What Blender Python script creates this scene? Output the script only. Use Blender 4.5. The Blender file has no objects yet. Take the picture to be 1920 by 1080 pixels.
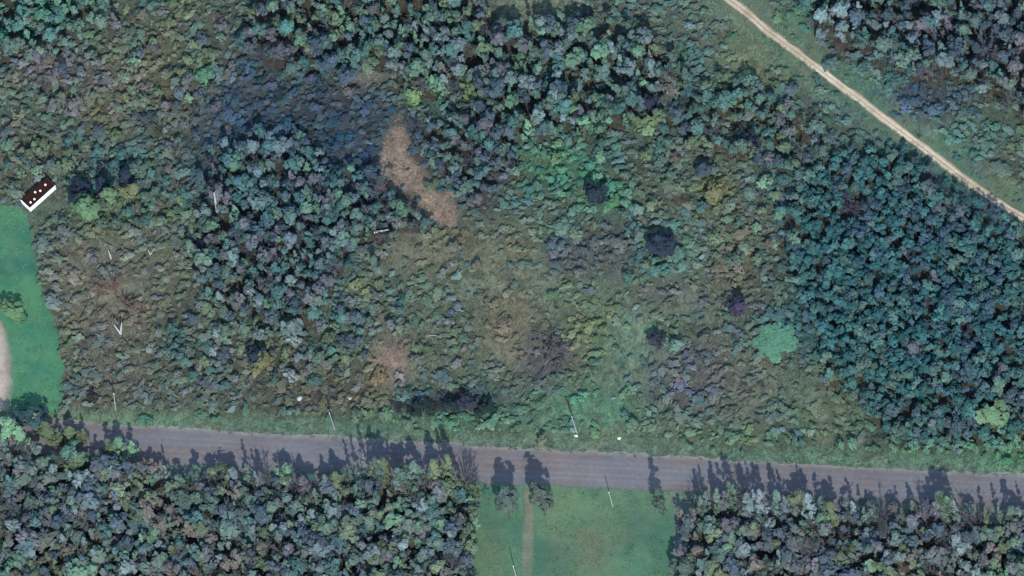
import bpy, math, random
import numpy as np
from mathutils import Vector, Matrix

random.seed(7)
rng = np.random.default_rng(11)
S = bpy.context.scene
COL = S.collection

# ------------------------------------------------------------------ camera
TILT, AZ, DIST, PXM = math.radians(25), math.radians(11), 3000.0, 8.75   # satellite looks north from the south
d_ = Vector((-math.sin(AZ)*math.sin(TILT), math.cos(AZ)*math.sin(TILT), -math.cos(TILT)))
zc = -d_
xc = Vector((0, 1, 0)).cross(zc).normalized()
yc = zc.cross(xc)
R3 = Matrix((xc, yc, zc)).transposed()
cam_d = bpy.data.cameras.new('camera'); cam = bpy.data.objects.new('camera', cam_d); COL.objects.link(cam)
cam.matrix_world = Matrix.Translation(zc*DIST) @ R3.to_4x4()
cam_d.sensor_width = 36; cam_d.lens = 36*DIST/(1920/PXM)
cam_d.clip_start = 100; cam_d.clip_end = 20000
S.camera = cam
CP = np.array(zc*DIST); RM = np.array(R3); LENS = cam_d.lens

# ------------------------------------------------------------------ sky, sun, exposure
ELEV = math.radians(46); SHX, SHY = -0.19, 0.98        # shadows fall north, a little west
W = bpy.data.worlds.new("World"); S.world = W; W.use_nodes = True
nt = W.node_tree; bg = nt.nodes['Background']; sk = nt.nodes.new('ShaderNodeTexSky')
sk.sky_type = 'NISHITA'; sk.sun_disc = False; sk.sun_elevation = ELEV; sk.sun_rotation = math.pi-0.19
sk.air_density = 1.3; sk.dust_density = 0.4; sk.ozone_density = 2.2
nt.links.new(sk.outputs[0], bg.inputs[0]); bg.inputs[1].default_value = 0.15
sd = bpy.data.lights.new('sun', 'SUN'); sun = bpy.data.objects.new('sun', sd); COL.objects.link(sun)
sd.energy = 2.65; sd.angle = math.radians(0.8); sd.color = (1.0, 0.97, 0.92)
sun.rotation_euler = Vector((SHX*math.cos(ELEV), SHY*math.cos(ELEV), -math.sin(ELEV))).to_track_quat('-Z', 'Y').to_euler()
sun.location = (60, -300, 320)
S.view_settings.view_transform = 'Standard'; S.view_settings.look = 'None'
S.view_settings.exposure = 0.79; S.view_settings.gamma = 1.0
S.cycles.filter_width = 1.45

# ------------------------------------------------------------------ helpers
def gp(u, v, h=0.0):
    """photo pixel -> point on the horizontal plane z = h (arrays allowed)"""
    u = np.asarray(u, float); v = np.asarray(v, float); h = np.asarray(h, float)
    k = 18/(960*LENS)
    c = np.stack([(u-960)*k, -(v-540)*k, -np.ones_like(u)], -1)
    w = c @ RM.T
    t = (h-CP[2])/w[..., 2]
    return CP + w*t[..., None]
def px(p):
    """world point(s) -> photo pixel"""
    q = (np.asarray(p, float)-CP) @ RM
    k = LENS*960/18
    return np.stack([960+q[..., 0]/-q[..., 2]*k, 540-q[..., 1]/-q[..., 2]*k], -1)
def lin(c):
    c = np.asarray(c, float)/255
    return np.where(c <= .04045, c/12.92, ((c+.055)/1.055)**2.4)
K_ALB = 0.95
def alb(c, k=1.0): return lin(c)*K_ALB*k

_L = np.random.default_rng(5).random((256, 256))
def vnoise(x, y, s):
    x = np.asarray(x, float)/s+1000; y = np.asarray(y, float)/s+1000
    i = np.floor(x).astype(int); j = np.floor(y).astype(int); f = x-i; g = y-j
    f = f*f*(3-2*f); g = g*g*(3-2*g)
    L = lambda a, b: _L[a & 255, b & 255]
    return (L(i, j)*(1-f)+L(i+1, j)*f)*(1-g)+(L(i, j+1)*(1-f)+L(i+1, j+1)*f)*g
def fbm(x, y, s):
    return (vnoise(x, y, s)+.5*vnoise(x+31, y-17, s/2.1)+.25*vnoise(x-9, y+53, s/4.3))/1.75

def inpoly(u, v, P):
    u = np.asarray(u, float); v = np.asarray(v, float); r = np.zeros(u.shape, bool)
    for (x1, y1), (x2, y2) in zip(P, P[1:]+P[:1]):
        if y1 == y2: continue
        r ^= ((y1 > v) != (y2 > v)) & (u < (x2-x1)*(v-y1)/(y2-y1)+x1)
    return r
def polyline_dist(u, v, P):
    u = np.asarray(u, float); v = np.asarray(v, float); best = np.full(u.shape, 1e9)
    for (x1, y1), (x2, y2) in zip(P, P[1:]):
        dx, dy = x2-x1, y2-y1
        t = np.clip(((u-x1)*dx+(v-y1)*dy)/(dx*dx+dy*dy), 0, 1)
        best = np.minimum(best, np.hypot(u-x1-t*dx, v-y1-t*dy))
    return best

def mesh_faces(name, V, n, tint=None):
    """V (F*n,3): loose n-gons; tint (F*n,3) vertex colour = the plant's own colour"""
    V = np.ascontiguousarray(V, np.float32).reshape(-1, 3); m = len(V)
    me = bpy.data.meshes.new(name)
    me.vertices.add(m); me.vertices.foreach_set('co', V.ravel())
    me.loops.add(m); me.loops.foreach_set('vertex_index', np.arange(m, dtype=np.int32))
    me.polygons.add(m//n); me.polygons.foreach_set('loop_start', np.arange(0, m, n, dtype=np.int32))
    me.update(calc_edges=True)
    set_tint(me, np.ones((m, 3)) if tint is None else tint)
    return me
def set_tint(me, T):
    a = me.color_attributes.new('tint', 'FLOAT_COLOR', 'POINT')
    c = np.ones((len(me.vertices), 4), np.float32); c[:, :3] = np.asarray(T).reshape(-1, 3)
    a.data.foreach_set('color', c.ravel())
def link(name, me, mat, parent=None):
    o = bpy.data.objects.new(name, me)
    if mat: me.materials.clear(); me.materials.append(mat)
    COL.objects.link(o)
    if parent: o.parent = parent
    return o
def tag(o, label=None, cat=None, group=None, kind=None):
    for k, x in (('label', label), ('category', cat), ('group', group), ('kind', kind)):
        if x: o[k] = x
    return o
def empty(name, loc):
    o = bpy.data.objects.new(name, None); o.empty_display_size = .5; o.location = loc; COL.objects.link(o); return o

# ------------------------------------------------------------------ materials
def surf_mat(name, noises, rough=.95, bump=0.0, bscale=2.0):
    """surface whose own colour is the 'tint' attribute broken up by noise at several scales"""
    m = bpy.data.materials.new(name); m.use_nodes = True; t = m.node_tree; b = t.nodes['Principled BSDF']
    b.inputs['Roughness'].default_value = rough; b.inputs['Specular IOR Level'].default_value = .1
    at = t.nodes.new('ShaderNodeAttribute'); at.attribute_name = 'tint'
    oi = t.nodes.new('ShaderNodeObjectInfo')
    mm = t.nodes.new('ShaderNodeMix'); mm.data_type = 'RGBA'; mm.blend_type = 'MULTIPLY'; mm.inputs['Factor'].default_value = 1
    t.links.new(at.outputs['Color'], mm.inputs['A']); t.links.new(oi.outputs['Color'], mm.inputs['B'])
    cur = mm.outputs['Result']
    ge = t.nodes.new('ShaderNodeNewGeometry')
    for sc, lo, hi in noises:
        no = t.nodes.new('ShaderNodeTexNoise'); no.inputs['Scale'].default_value = sc; no.inputs['Detail'].default_value = 3
        t.links.new(ge.outputs['Position'], no.inputs['Vector'])
        ra = t.nodes.new('ShaderNodeValToRGB'); ra.color_ramp.elements[0].position = .3; ra.color_ramp.elements[1].position = .7
        ra.color_ramp.elements[0].color = (*lo, 1); ra.color_ramp.elements[1].color = (*hi, 1)
        t.links.new(no.outputs['Fac'], ra.inputs['Fac'])
        mx = t.nodes.new('ShaderNodeMix'); mx.data_type = 'RGBA'; mx.blend_type = 'MULTIPLY'; mx.inputs['Factor'].default_value = 1
        t.links.new(cur, mx.inputs['A']); t.links.new(ra.outputs['Color'], mx.inputs['B']); cur = mx.outputs['Result']
    t.links.new(cur, b.inputs['Base Color'])
    if bump:
        no = t.nodes.new('ShaderNodeTexNoise'); no.inputs['Scale'].default_value = bscale; no.inputs['Detail'].default_value = 4
        t.links.new(ge.outputs['Position'], no.inputs['Vector'])
        bu = t.nodes.new('ShaderNodeBump'); bu.inputs['Strength'].default_value = bump; bu.inputs['Distance'].default_value = .2
        t.links.new(no.outputs['Fac'], bu.inputs['Height']); t.links.new(bu.outputs[0], b.inputs['Normal'])
    return m
M_ground = surf_mat('ground_cover', [(.35, (.78, .8, .84), (1.2, 1.16, 1.1)), (1.6, (.72, .72, .74), (1.25, 1.25, 1.2))], bump=.6, bscale=1.4)
M_road = surf_mat('packed_gravel', [(.12, (.86, .86, .88), (1.1, 1.08, 1.06)), (1.1, (.9, .9, .9), (1.08, 1.08, 1.08))], bump=.25)
M_track = surf_mat('sand', [(.3, (.82, .8, .78), (1.12, 1.12, 1.12)), (1.8, (.85, .85, .85), (1.12, 1.12, 1.1))], bump=.3)
M_lawn = surf_mat('mown_grass', [(.08, (.85, .88, .9), (1.12, 1.1, 1.02)), (.5, (.88, .9, .9), (1.1, 1.08, 1.06)), (2.5, (.86, .86, .86), (1.12, 1.12, 1.12))], bump=.4, bscale=3)
M_bark = surf_mat('bark', [(1.2, (.7, .7, .7), (1.2, 1.2, 1.2))])
M_wood = surf_mat('weathered_wood', [(2, (.8, .8, .8), (1.1, 1.1, 1.1))])
M_stone = surf_mat('stone', [(1.5, (.75, .75, .75), (1.15, 1.15, 1.15))])
M_paint = surf_mat('white_paint', [(.8, (.93, .93, .93), (1.0, 1.0, 1.0))], rough=.5)
M_roof = surf_mat('brown_roofing', [(.9, (.7, .7, .7), (1.3, 1.25, 1.2))], rough=.8)
def leaf_mat():
    m = bpy.data.materials.new('foliage'); m.use_nodes = True; t = m.node_tree; t.nodes.remove(t.nodes['Principled BSDF'])
    at = t.nodes.new('ShaderNodeAttribute'); at.attribute_name = 'tint'; oi = t.nodes.new('ShaderNodeObjectInfo')
    mm = t.nodes.new('ShaderNodeMix'); mm.data_type = 'RGBA'; mm.blend_type = 'MULTIPLY'; mm.inputs['Factor'].default_value = 1
    t.links.new(at.outputs['Color'], mm.inputs['A']); t.links.new(oi.outputs['Color'], mm.inputs['B'])
    di = t.nodes.new('ShaderNodeBsdfDiffuse'); tr = t.nodes.new('ShaderNodeBsdfTranslucent'); mi = t.nodes.new('ShaderNodeMixShader')
    mi.inputs[0].default_value = .18
    for s in (di, tr): t.links.new(mm.outputs['Result'], s.inputs[0])
    t.links.new(di.outputs[0], mi.inputs[1]); t.links.new(tr.outputs[0], mi.inputs[2])
    t.links.new(mi.outputs[0], t.nodes['Material Output'].inputs[0])
    return m
M_leaf = leaf_mat()

# ------------------------------------------------------------------ where things lie (photo pixels, turned into ground positions)
ROAD_TOP = [(-260, 758), (-60, 775), (120, 787), (260, 797), (480, 810), (720, 825), (960, 839), (1200, 851), (1440, 865), (1680, 879), (1920, 890), (2200, 903)]
ROAD_BOT = [(-260, 822), (-60, 842), (120, 858), (260, 869), (480, 883), (720, 896), (960, 909), (1200, 920), (1440, 930), (1680, 942), (1920, 956), (2200, 972)]
TRACK = [(1210, -130), (1290, -70), (1365, -2), (1405, 28), (1436, 56), (1500, 103), (1562, 150), (1612, 187), (1650, 217), (1700, 254), (1760, 300), (1820, 345), (1868, 378), (1920, 409), (2060, 500), (2200, 590)]
LAWN_W = [(-300, 380), (30, 385), (50, 400), (62, 440), (68, 490), (76, 540), (98, 590), (112, 640), (119, 690), (116, 740), (110, 775), (-300, 775)]
LAWN_S = [(893, 905), (1245, 922), (1262, 960), (1258, 1010), (1256, 1250), (885, 1250), (897, 1000)]
PATH = [(993, 905), (992, 960), (990, 1010), (989, 1090), (988, 1250)]
CLEARING = [(748, 215), (768, 222), (762, 262), (770, 300), (800, 330), (838, 360), (862, 405), (852, 428), (818, 415), (775, 392), (735, 352), (712, 310), (716, 265)]
YARD = [(-300, 560), (-10, 590), (14, 620), (24, 690), (20, 770), (-300, 775)]
def lerpx(P, u):
    return np.interp(u, [p[0] for p in P], [p[1] for p in P])
GLADES = ((690, 152, 34, 17), (735, 678, 22, 34), (985, 6, 70, 26), (1425, 105, 40, 40))
def openness(u, v):
    """True where nothing tall grows (px of the plant's foot)"""
    r = (v > lerpx(ROAD_TOP, u)-6) & (v < lerpx(ROAD_BOT, u)+4)
    r |= polyline_dist(u, v, TRACK) < 15
    for P in (LAWN_W, LAWN_S, CLEARING, YARD): r |= inpoly(u, v, P)
    for (cu, cv, ru, rv) in GLADES: r |= ((u-cu)/ru)**2+((v-cv)/rv)**2 < 1
    return r

# colours of the ground cover over the place, as (centre, size, colour)
PATCH = [(60,50,110,60,(78,112,104)),(300,85,140,60,(108,110,88)),(90,125,60,28,(122,104,98)),(175,140,60,28,(112,98,98)),(250,185,110,55,(112,106,86)),
(385,135,22,18,(85,140,112)),(440,200,50,90,(76,86,98)),(610,210,130,60,(70,84,92)),(692,150,34,20,(158,132,112)),(980,15,65,28,(120,122,98)),
(785,172,50,36,(102,124,94)),(1212,215,26,20,(124,132,94)),(1120,190,150,60,(78,102,96)),(1050,315,70,36,(84,124,94)),(1130,372,45,25,(80,126,98)),
(1345,352,30,24,(128,118,78)),(1410,110,50,60,(108,114,84)),(1500,60,40,50,(88,122,94)),(1620,160,60,34,(90,116,98)),(1710,190,80,30,(78,86,96)),(1800,260,70,30,(92,116,98)),
(1890,330,50,40,(104,108,92)),(200,520,90,70,(116,106,92)),(225,600,60,44,(120,106,92)),(290,450,90,50,(106,106,88)),(215,395,90,40,(92,114,92)),(60,300,70,50,(100,100,88)),
(520,480,30,24,(118,98,94)),(560,440,120,90,(74,96,98)),(680,540,26,16,(124,124,88)),(790,470,90,36,(116,106,86)),(735,675,28,36,(142,110,98)),(830,610,90,60,(100,104,86)),
(950,610,46,60,(122,108,84)),(1020,660,50,40,(92,86,88)),(1095,610,60,80,(102,114,88)),(1100,465,60,36,(92,88,94)),(1100,770,80,34,(88,120,92)),(1190,640,55,60,(100,120,98)),(1300,700,75,50,(102,94,94)),
(1410,720,80,60,(108,106,88)),(1560,745,70,60,(108,116,88)),(1885,850,50,24,(98,142,104)),(1290,465,60,40,(94,120,106)),(1120,460,60,50,(86,94,92)),(1250,560,70,22,(98,96,86)),
(1400,480,70,80,(108,104,86)),(960,470,60,50,(112,108,86)),(1060,420,70,30,(94,116,96)),(450,720,120,50,(100,100,86)),(250,700,100,50,(106,100,86)),(620,740,80,40,(106,100,86)),
(700,790,300,16,(92,118,96)),(1200,815,250,14,(104,122,94)),(1650,855,250,16,(96,122,96)),(300,785,150,12,(100,120,92)),(900,790,80,14,(84,118,98)),
(1700,560,200,160,(54,90,94)),(1650,400,150,90,(60,94,94)),(1700,60,190,70,(80,94,96)),(400,990,420,100,(94,102,100)),(1600,1010,320,80,(100,103,100)),(80,850,110,30,(104,118,92)),(560,350,160,90,(70,88,94)),
(800,100,300,70,(80,94,90)),(700,260,60,40,(74,86,92)),(880,300,60,70,(80,92,94)),(1300,300,120,60,(92,102,88)),(850,752,60,16,(66,78,80)),(590,235,140,75,(56,70,82)),(590,235,120,60,(56,70,82)),(690,330,50,70,(60,76,84)),(470,180,60,70,(66,80,90)),(660,300,60,50,(66,80,92)),(200,335,70,40,(84,100,98)),(330,640,90,60,(98,104,90))]
def cover(u, v):
    u = np.asarray(u, float); v = np.asarray(v, float)
    acc = np.zeros(u.shape+(3,)); w0 = np.full(u.shape, .35)
    acc += np.array((94, 106, 90.))*w0[..., None]
    for cu, cv, ru, rv, c in PATCH:
        w = 2.2*np.exp(-1.1*((u-cu)**2/ru**2+(v-cv)**2/rv**2))
        acc += np.array(c, float)*w[..., None]; w0 += w
    return acc/w0[..., None]*np.array((.96, 1.01, 1.03))

FORESTS = {   # name: polygon, spacing px, crown radius m, height m, palette
 'sw': dict(P=[(-120,850),(60,848),(140,855),(230,885),(300,895),(450,902),(620,908),(760,915),(872,918),(893,945),(890,1010),(886,1230),(-120,1230)], s=18, r=(.85,2.3), h=(6.5,9.5),
    pal=[('grey-green',4),('blue-green',2),('pale blue-grey',2.6),('mauve-grey',1.6),('slate',1.2),('olive',1.8),('brown',1.0),('pale green',1.4)], where='in the wood left of the lawn below the road'),
 'se': dict(P=[(1274,985),(1298,960),(1450,955),(1600,962),(1760,968),(2040,985),(2040,1230),(1272,1230)], s=19, r=(.9,2.4), h=(6.5,9.5),
    pal=[('grey-green',2.8),('pale blue-grey',2.6),('mauve-grey',2.2),('slate',1.2),('olive',2),('brown',1.8),('pale green',.9)], where='in the wood right of the lawn below the road'),
 'e': dict(P=[(1495,345),(1560,300),(1690,290),(1770,340),(1850,400),(1920,440),(2040,520),(2040,830),(1720,835),(1660,818),(1610,770),(1550,700),(1525,610),(1480,500),(1470,420)], s=14.5, r=(.7,1.7), h=(4,6.5),
    pal=[('dull teal',6),('blue-green',4),('grey-green',1),('slate',1),('mauve-grey',.2)], where='in the dense blue-green thicket at the right'),
 'ne': dict(P=[(1508,-100),(2040,-100),(2040,330),(1960,260),(1880,200),(1800,165),(1700,150),(1610,110),(1545,82),(1515,40)], s=18.5, r=(.9,2.2), h=(7,11),
    pal=[('grey-green',2.5),('blue-green',2.5),('pale blue-grey',2),('slate',2),('mauve-grey',1.2),('pale green',.6)], where='in the wood beyond the sandy track at the top right'),
 'n': dict(P=[(430,110),(490,30),(560,-100),(880,-100),(930,40),(1040,60),(1180,60),(1300,150),(1260,230),(1120,270),(960,250),(900,230),(860,190),(780,190),(700,140),(610,150),(520,130)], s=17.5, r=(.8,2.1), h=(6,10),
    pal=[('grey-green',4),('blue-green',2.2),('slate',1.6),('pale blue-grey',1.2),('pale green',1.3),('mauve-grey',1),('olive',1),('brown',.5)], where='in the wood above the brown clearing'),
 'w': dict(P=[(395,290),(470,255),(560,270),(640,330),(700,320),(770,410),(820,430),(740,455),(660,480),(620,560),(560,640),(500,620),(455,590),(380,560),(350,470),(390,400)], s=17, r=(.75,2.0), h=(5,8.5),
    pal=[('grey-green',2.5),('blue-green',3),('slate',2.4),('pale blue-grey',1.0),('mauve-grey',1.2),('pale green',.5)], where='in the wood left of the brown clearing'),
 'nw': dict(P=[(-120,-100),(190,-100),(200,30),(150,80),(105,110),(40,120),(-120,130)], s=20, r=(1.0,1.9), h=(6,9),
    pal=[('pale green',3),('blue-green',3),('grey-green',2),('bright green',1)], where='in the wood at the top left corner'),
 'nm': dict(P=[(770,240),(900,240),(960,260),(980,330),(930,370),(890,400),(860,370),(815,330),(780,300)], s=18, r=(.9,1.6), h=(4,7),
    pal=[('slate',3),('blue-green',2),('mauve-grey',1.5),('grey-green',2)], where='in the thicket right of the brown clearing'),
 'ce': dict(P=[(1260,170),(1400,160),(1480,210),(1560,270),(1480,330),(1400,300),(1300,290),(1240,240)], s=20, r=(.9,1.6), h=(4,6.5),
    pal=[('grey-green',3),('olive',2),('slate',1.6),('mauve-grey',1),('blue-green',1)], where='in the scrub wood left of the sandy track'),
 'tl': dict(P=[(100,120),(200,40),(430,20),(430,110),(395,290),(330,300),(250,260),(120,260),(40,230)], s=24, r=(.8,1.7), h=(2.5,4.5), keep=.5,
    pal=[('olive',3),('grey-green',3),('pale green',1.5),('brown',1.5),('mauve-grey',1.2),('slate',1)], where='in the olive scrub at the upper left'),
 'lw': dict(P=[(10,250),(130,270),(330,310),(390,400),(360,480),(300,450),(130,430),(90,410),(110,340),(10,330)], s=21, r=(.9,1.8), h=(2.5,4.5), keep=.75,
    pal=[('pale green',2),('olive',2),('grey-green',3),('blue-green',1.5),('brown',.6)], where='in the green scrub around the white trailer'),
 'ml': dict(P=[(340,560),(450,600),(560,650),(640,560),(740,540),(770,620),(640,700),(560,740),(400,740),(300,680)], s=20, r=(.9,1.7), h=(2.5,4.5), keep=.7,
    pal=[('grey-green',3),('blue-green',2),('slate',1.2),('olive',1.5),('mauve-grey',1.2),('pale blue-grey',1)], where='in the scrub below the left wood'),
 'cr': dict(P=[(1000,270),(1240,260),(1470,330),(1480,500),(1380,520),(1180,520),(1160,400),(1000,370)], s=25, r=(.9,1.7), h=(2,4), keep=.5,
    pal=[('grey-green',3),('pale green',2),('olive',2),('blue-green',1),('brown',1)], where='in the scrub left of the blue-green thicket'),
}
PAL = {'grey-green':(95,118,106),'blue-green':(76,114,110),'pale green':(108,146,114),'olive':(106,120,88),'mauve-grey':(106,101,110),'brown':(118,105,96),
 'pale blue-grey':(124,140,142),'bright green':(90,148,112),'dark green':(56,80,70),'dull teal':(56,98,100),'slate':(74,88,104)}
def in_forest(u, v):
    r = np.zeros(np.shape(u), bool)
    w = 24*(vnoise(u, v, 26)-.5); z = 24*(vnoise(u+311, v, 26)-.5)
    for F in FORESTS.values():
        if 'keep' not in F: r |= inpoly(u+w, v+z, F['P'])
    return r

SPARSE = [(930,540,150,90,.8),(1190,650,80,110,.75),(1100,770,130,40,.7),(1420,110,70,50,.6),(735,680,40,40,.8),(1560,760,80,50,.6),(215,540,70,60,.5),(960,640,60,60,.7),(985,10,80,30,.85),(800,470,90,30,.5),(1430,720,80,60,.4),(1290,580,60,40,.5)]
# ------------------------------------------------------------------ ground: one sheet out to the horizon
def gh(x, y):
    """height of the rough ground: tussocks, flat under roads and lawns"""
    q = px(np.stack([x, y, np.zeros_like(x)], -1)); u, v = q[..., 0], q[..., 1]
    f = np.clip(np.minimum(lerpx(ROAD_TOP, u)-14-v, 1e9)/20, 0, 1)
    f = np.maximum(f, np.clip((v-lerpx(ROAD_BOT, u)-8)/20, 0, 1))
    f = f*np.clip((polyline_dist(u, v, TRACK)-16)/20, 0, 1)
    for P in (LAWN_W, LAWN_S, YARD):
        near = np.where(inpoly(u, v, P), 0, polyline_dist(u, v, P+P[:1]))
        f = f*np.clip((near-5)/15, 0, 1)
    return f*(.55*(fbm(x, y, 2.2)-.5)+.5*(fbm(x, y, 9)-.5))
def axis(a, b, st, ext):
    c = np.arange(a, b+st, st); far = [st*1.6**k for k in range(3, 22)]; far = [f for f in far if f < ext]
    return np.concatenate([[a-f for f in far[::-1]], c, [c[-1]+f for f in far]])
gx = axis(-125, 125, .5, 6000); gy = axis(-85, 85, .5, 6000)
X, Y = np.meshgrid(gx, gy, indexing='ij'); core = (np.abs(X) < 130) & (np.abs(Y) < 90)
Z = np.where(core, gh(X, Y), 0)
uv = px(np.stack([X, Y, Z*0], -1)); U_, V_ = uv[..., 0], uv[..., 1]
C = alb(cover(np.clip(U_, -200, 2100), np.clip(V_, -200, 1300)))
n1 = fbm(X, Y, 6)[..., None]; n2 = fbm(X+77, Y, 1.7)[..., None]
straw = alb((118, 112, 92)); soil = alb((60, 52, 46))
C = C*(1-.3*np.clip((n1-.5)*3, 0, 1))+straw*.3*np.clip((n1-.5)*3, 0, 1)
C = C*(1-.5*np.clip((.46-n2)*5, 0, 1))+soil*.5*np.clip((.46-n2)*5, 0, 1)
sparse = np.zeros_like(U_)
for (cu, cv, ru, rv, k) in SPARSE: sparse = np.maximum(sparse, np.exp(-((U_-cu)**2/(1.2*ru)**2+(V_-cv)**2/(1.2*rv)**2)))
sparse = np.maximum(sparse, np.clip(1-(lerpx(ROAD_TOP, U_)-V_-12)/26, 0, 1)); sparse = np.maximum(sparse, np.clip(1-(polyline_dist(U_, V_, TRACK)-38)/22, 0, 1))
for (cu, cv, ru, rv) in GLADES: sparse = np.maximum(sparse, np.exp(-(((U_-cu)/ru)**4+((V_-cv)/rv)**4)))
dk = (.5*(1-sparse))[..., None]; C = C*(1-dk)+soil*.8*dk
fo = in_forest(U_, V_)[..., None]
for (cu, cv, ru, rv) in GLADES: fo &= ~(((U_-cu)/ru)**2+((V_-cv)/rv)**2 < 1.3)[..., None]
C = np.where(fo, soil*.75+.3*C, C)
cd_ = polyline_dist(U_, V_, CLEARING+CLEARING[:1])*np.where(inpoly(U_, V_, CLEARING), 1, -1)+70*(fbm(X, Y, 4)-.5)
cw = np.clip(cd_/22+.45, 0, 1)[..., None]
C = C*(1-cw)+alb((127, 114, 102))*(.7+.6*n2)*cw
nx, ny = X.shape; idx = np.arange(nx*ny).reshape(nx, ny)
F = np.stack([idx[:-1, :-1], idx[1:, :-1], idx[1:, 1:], idx[:-1, 1:]], -1).reshape(-1, 4)
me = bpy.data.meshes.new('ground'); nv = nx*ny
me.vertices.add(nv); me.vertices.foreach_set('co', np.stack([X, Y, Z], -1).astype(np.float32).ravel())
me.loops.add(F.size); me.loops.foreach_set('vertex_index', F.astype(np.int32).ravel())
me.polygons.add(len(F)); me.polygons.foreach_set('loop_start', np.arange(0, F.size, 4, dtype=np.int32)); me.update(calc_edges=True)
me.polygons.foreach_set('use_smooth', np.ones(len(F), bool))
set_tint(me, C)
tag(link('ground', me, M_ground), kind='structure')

def strip(name, A, B, na, col, mat, z, wob=.35, n=260):
    """sheet between two boundary lines given in photo px; col(t across, x, y) -> colour"""
    def res(P):
        P = np.array(P, float); s = np.concatenate([[0], np.cumsum(np.hypot(*np.diff(P, axis=0).T))])
        q = np.linspace(0, s[-1], n); return np.stack([np.interp(q, s, P[:, 0]), np.interp(q, s, P[:, 1])], -1)
    a, b = res(A), res(B); ga, gb = gp(a[:, 0], a[:, 1]), gp(b[:, 0], b[:, 1])
    t = np.linspace(0, 1, na)[None, :, None]
    G = ga[:, None]*(1-t)+gb[:, None]*t
    edge = (np.abs(t[..., 0]-.5)*2)**4
    off = (fbm(G[..., 0], G[..., 1], 2.5)-.5)*2*wob*edge
    nrm = (gb-ga); nrm /= np.linalg.norm(nrm, axis=1)[:, None]
    G = G+nrm[:, None]*off[..., None]; G[..., 2] = z
    T = col(np.broadcast_to(t[..., 0], G.shape[:2]), G[..., 0], G[..., 1])
    ii = np.arange(n*na).reshape(n, na)
    Fc = np.stack([ii[:-1, :-1], ii[1:, :-1], ii[1:, 1:], ii[:-1, 1:]], -1).reshape(-1, 4)
    me = bpy.data.meshes.new(name); me.from_pydata(G.reshape(-1, 3).tolist(), [], Fc.tolist()); me.update()
    if me.polygons[0].normal.z < 0: me.flip_normals()
    set_tint(me, T)
    return tag(link(name, me, mat), kind='structure')
def mixc(a, b, w): return np.asarray(a)*(1-w[..., None])+np.asarray(b)*w[..., None]
def road_col(t, x, y):
    c = mixc(alb((104, 104, 107)), alb((108, 99, 96)), np.clip(fbm(x*.25, y, 3)*1.8-.4, 0, 1))
    for r in (.28, .42, .62, .76): c = mixc(c, alb((118, 115, 116)), .6*np.exp(-((t-r)/.03)**2)*(.4+.6*fbm(x*.2, y, 4)))
    e = np.clip((.12-t)/.12, 0, 1)*(.3+fbm(x, y, 1.6)); c = mixc(c, alb((132, 132, 118)), np.clip(e, 0, .9))
    e = np.clip((t-.93)/.07, 0, 1)*(.2+fbm(x, y, 1.6)); return mixc(c, alb((84, 96, 80)), np.clip(e, 0, .9))
strip('dirt_road', ROAD_TOP, ROAD_BOT, 41, road_col, M_road, .03, .9, 500)
def shift(P, d):
    P = np.array(P, float); t = np.gradient(P, axis=0); t /= np.linalg.norm(t, axis=1)[:, None]
    return [tuple(q) for q in P+np.stack([-t[:, 1], t[:, 0]], -1)*d]
def verge_col(t, x, y):
    return mixc(alb((76, 102, 82)), alb((98, 98, 80)), np.clip(1.6*(fbm(x, y, 7)-.3), 0, 1)*.8)
def track_col(t, x, y):
    c = mixc(alb((138, 126, 104)), alb((176, 160, 136)), np.clip(fbm(x, y, 4)*1.6-.2, 0, 1))
    for r in (.32, .68): c = mixc(c, alb((204, 190, 168)), .9*np.exp(-((t-r)/.11)**2)*np.clip(fbm(x, y, 6)*1.5, 0, 1))
    c = mixc(c, alb((112, 104, 84)), .55*np.exp(-((t-.5)/.08)**2)*np.clip(2*fbm(x+30, y, 8)-.5, 0, 1))
    return mixc(c, alb((96, 94, 74)), np.clip((np.abs(t-.5)-.36)/.14, 0, 1))
strip('grass_verge', shift(TRACK, -48), shift(TRACK, 26), 17, verge_col, M_lawn, .015, 1.6, 240)
strip('sandy_track', shift(TRACK, -8.8), shift(TRACK, 8.8), 15, track_col, M_track, .035, .5, 300)
def lawnw_col(t, x, y): return mixc(mixc(alb((66, 116, 86)), alb((52, 96, 80)), np.clip(fbm(x, y, 8)*2.2-.6, 0, 1)), alb((88, 126, 88)), np.clip(fbm(x+90, y, 3)*2-.8, 0, 1)*.6)
wl = [p for p in LAWN_W[1:-1]]
strip('lawn', [(-300, y) for _, y in wl], wl, 31, lawnw_col, M_lawn, .02, .8, 140)
def lawns_col(t, x, y):
    c = mixc(mixc(alb((70, 106, 86)), alb((92, 114, 86)), np.clip(fbm(x, y, 7)*2.2-.6, 0, 1)), alb((60, 94, 80)), np.clip(fbm(x+50, y*.5, 4)*2-.8, 0, 1)*.6)
    for cu, cv, ru, rv, k in ((1095, 1010, 45, 34, .5), (1108, 1050, 36, 36, .45), (1180, 1000, 40, 60, .18), (925, 1030, 22, 60, .25), (1040, 1010, 25, 80, .2)):
        q = px(np.stack([x, y, 0*x], -1)); w = k*np.exp(-(((q[..., 0]-cu)/ru)**2+((q[..., 1]-cv)/rv)**2))*(.4+1.2*fbm(x, y, 2))
        c = mixc(c, alb((98, 90, 76)), np.clip(w, 0, .9))
    return c
strip('lawn', [(893, 903), (897, 960), (894, 1010), (886, 1060), (885, 1250)], [(1245, 921), (1264, 960), (1262, 1010), (1262, 1060), (1260, 1250)], 41, lawns_col, M_lawn, .02, 1.0, 160)
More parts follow.
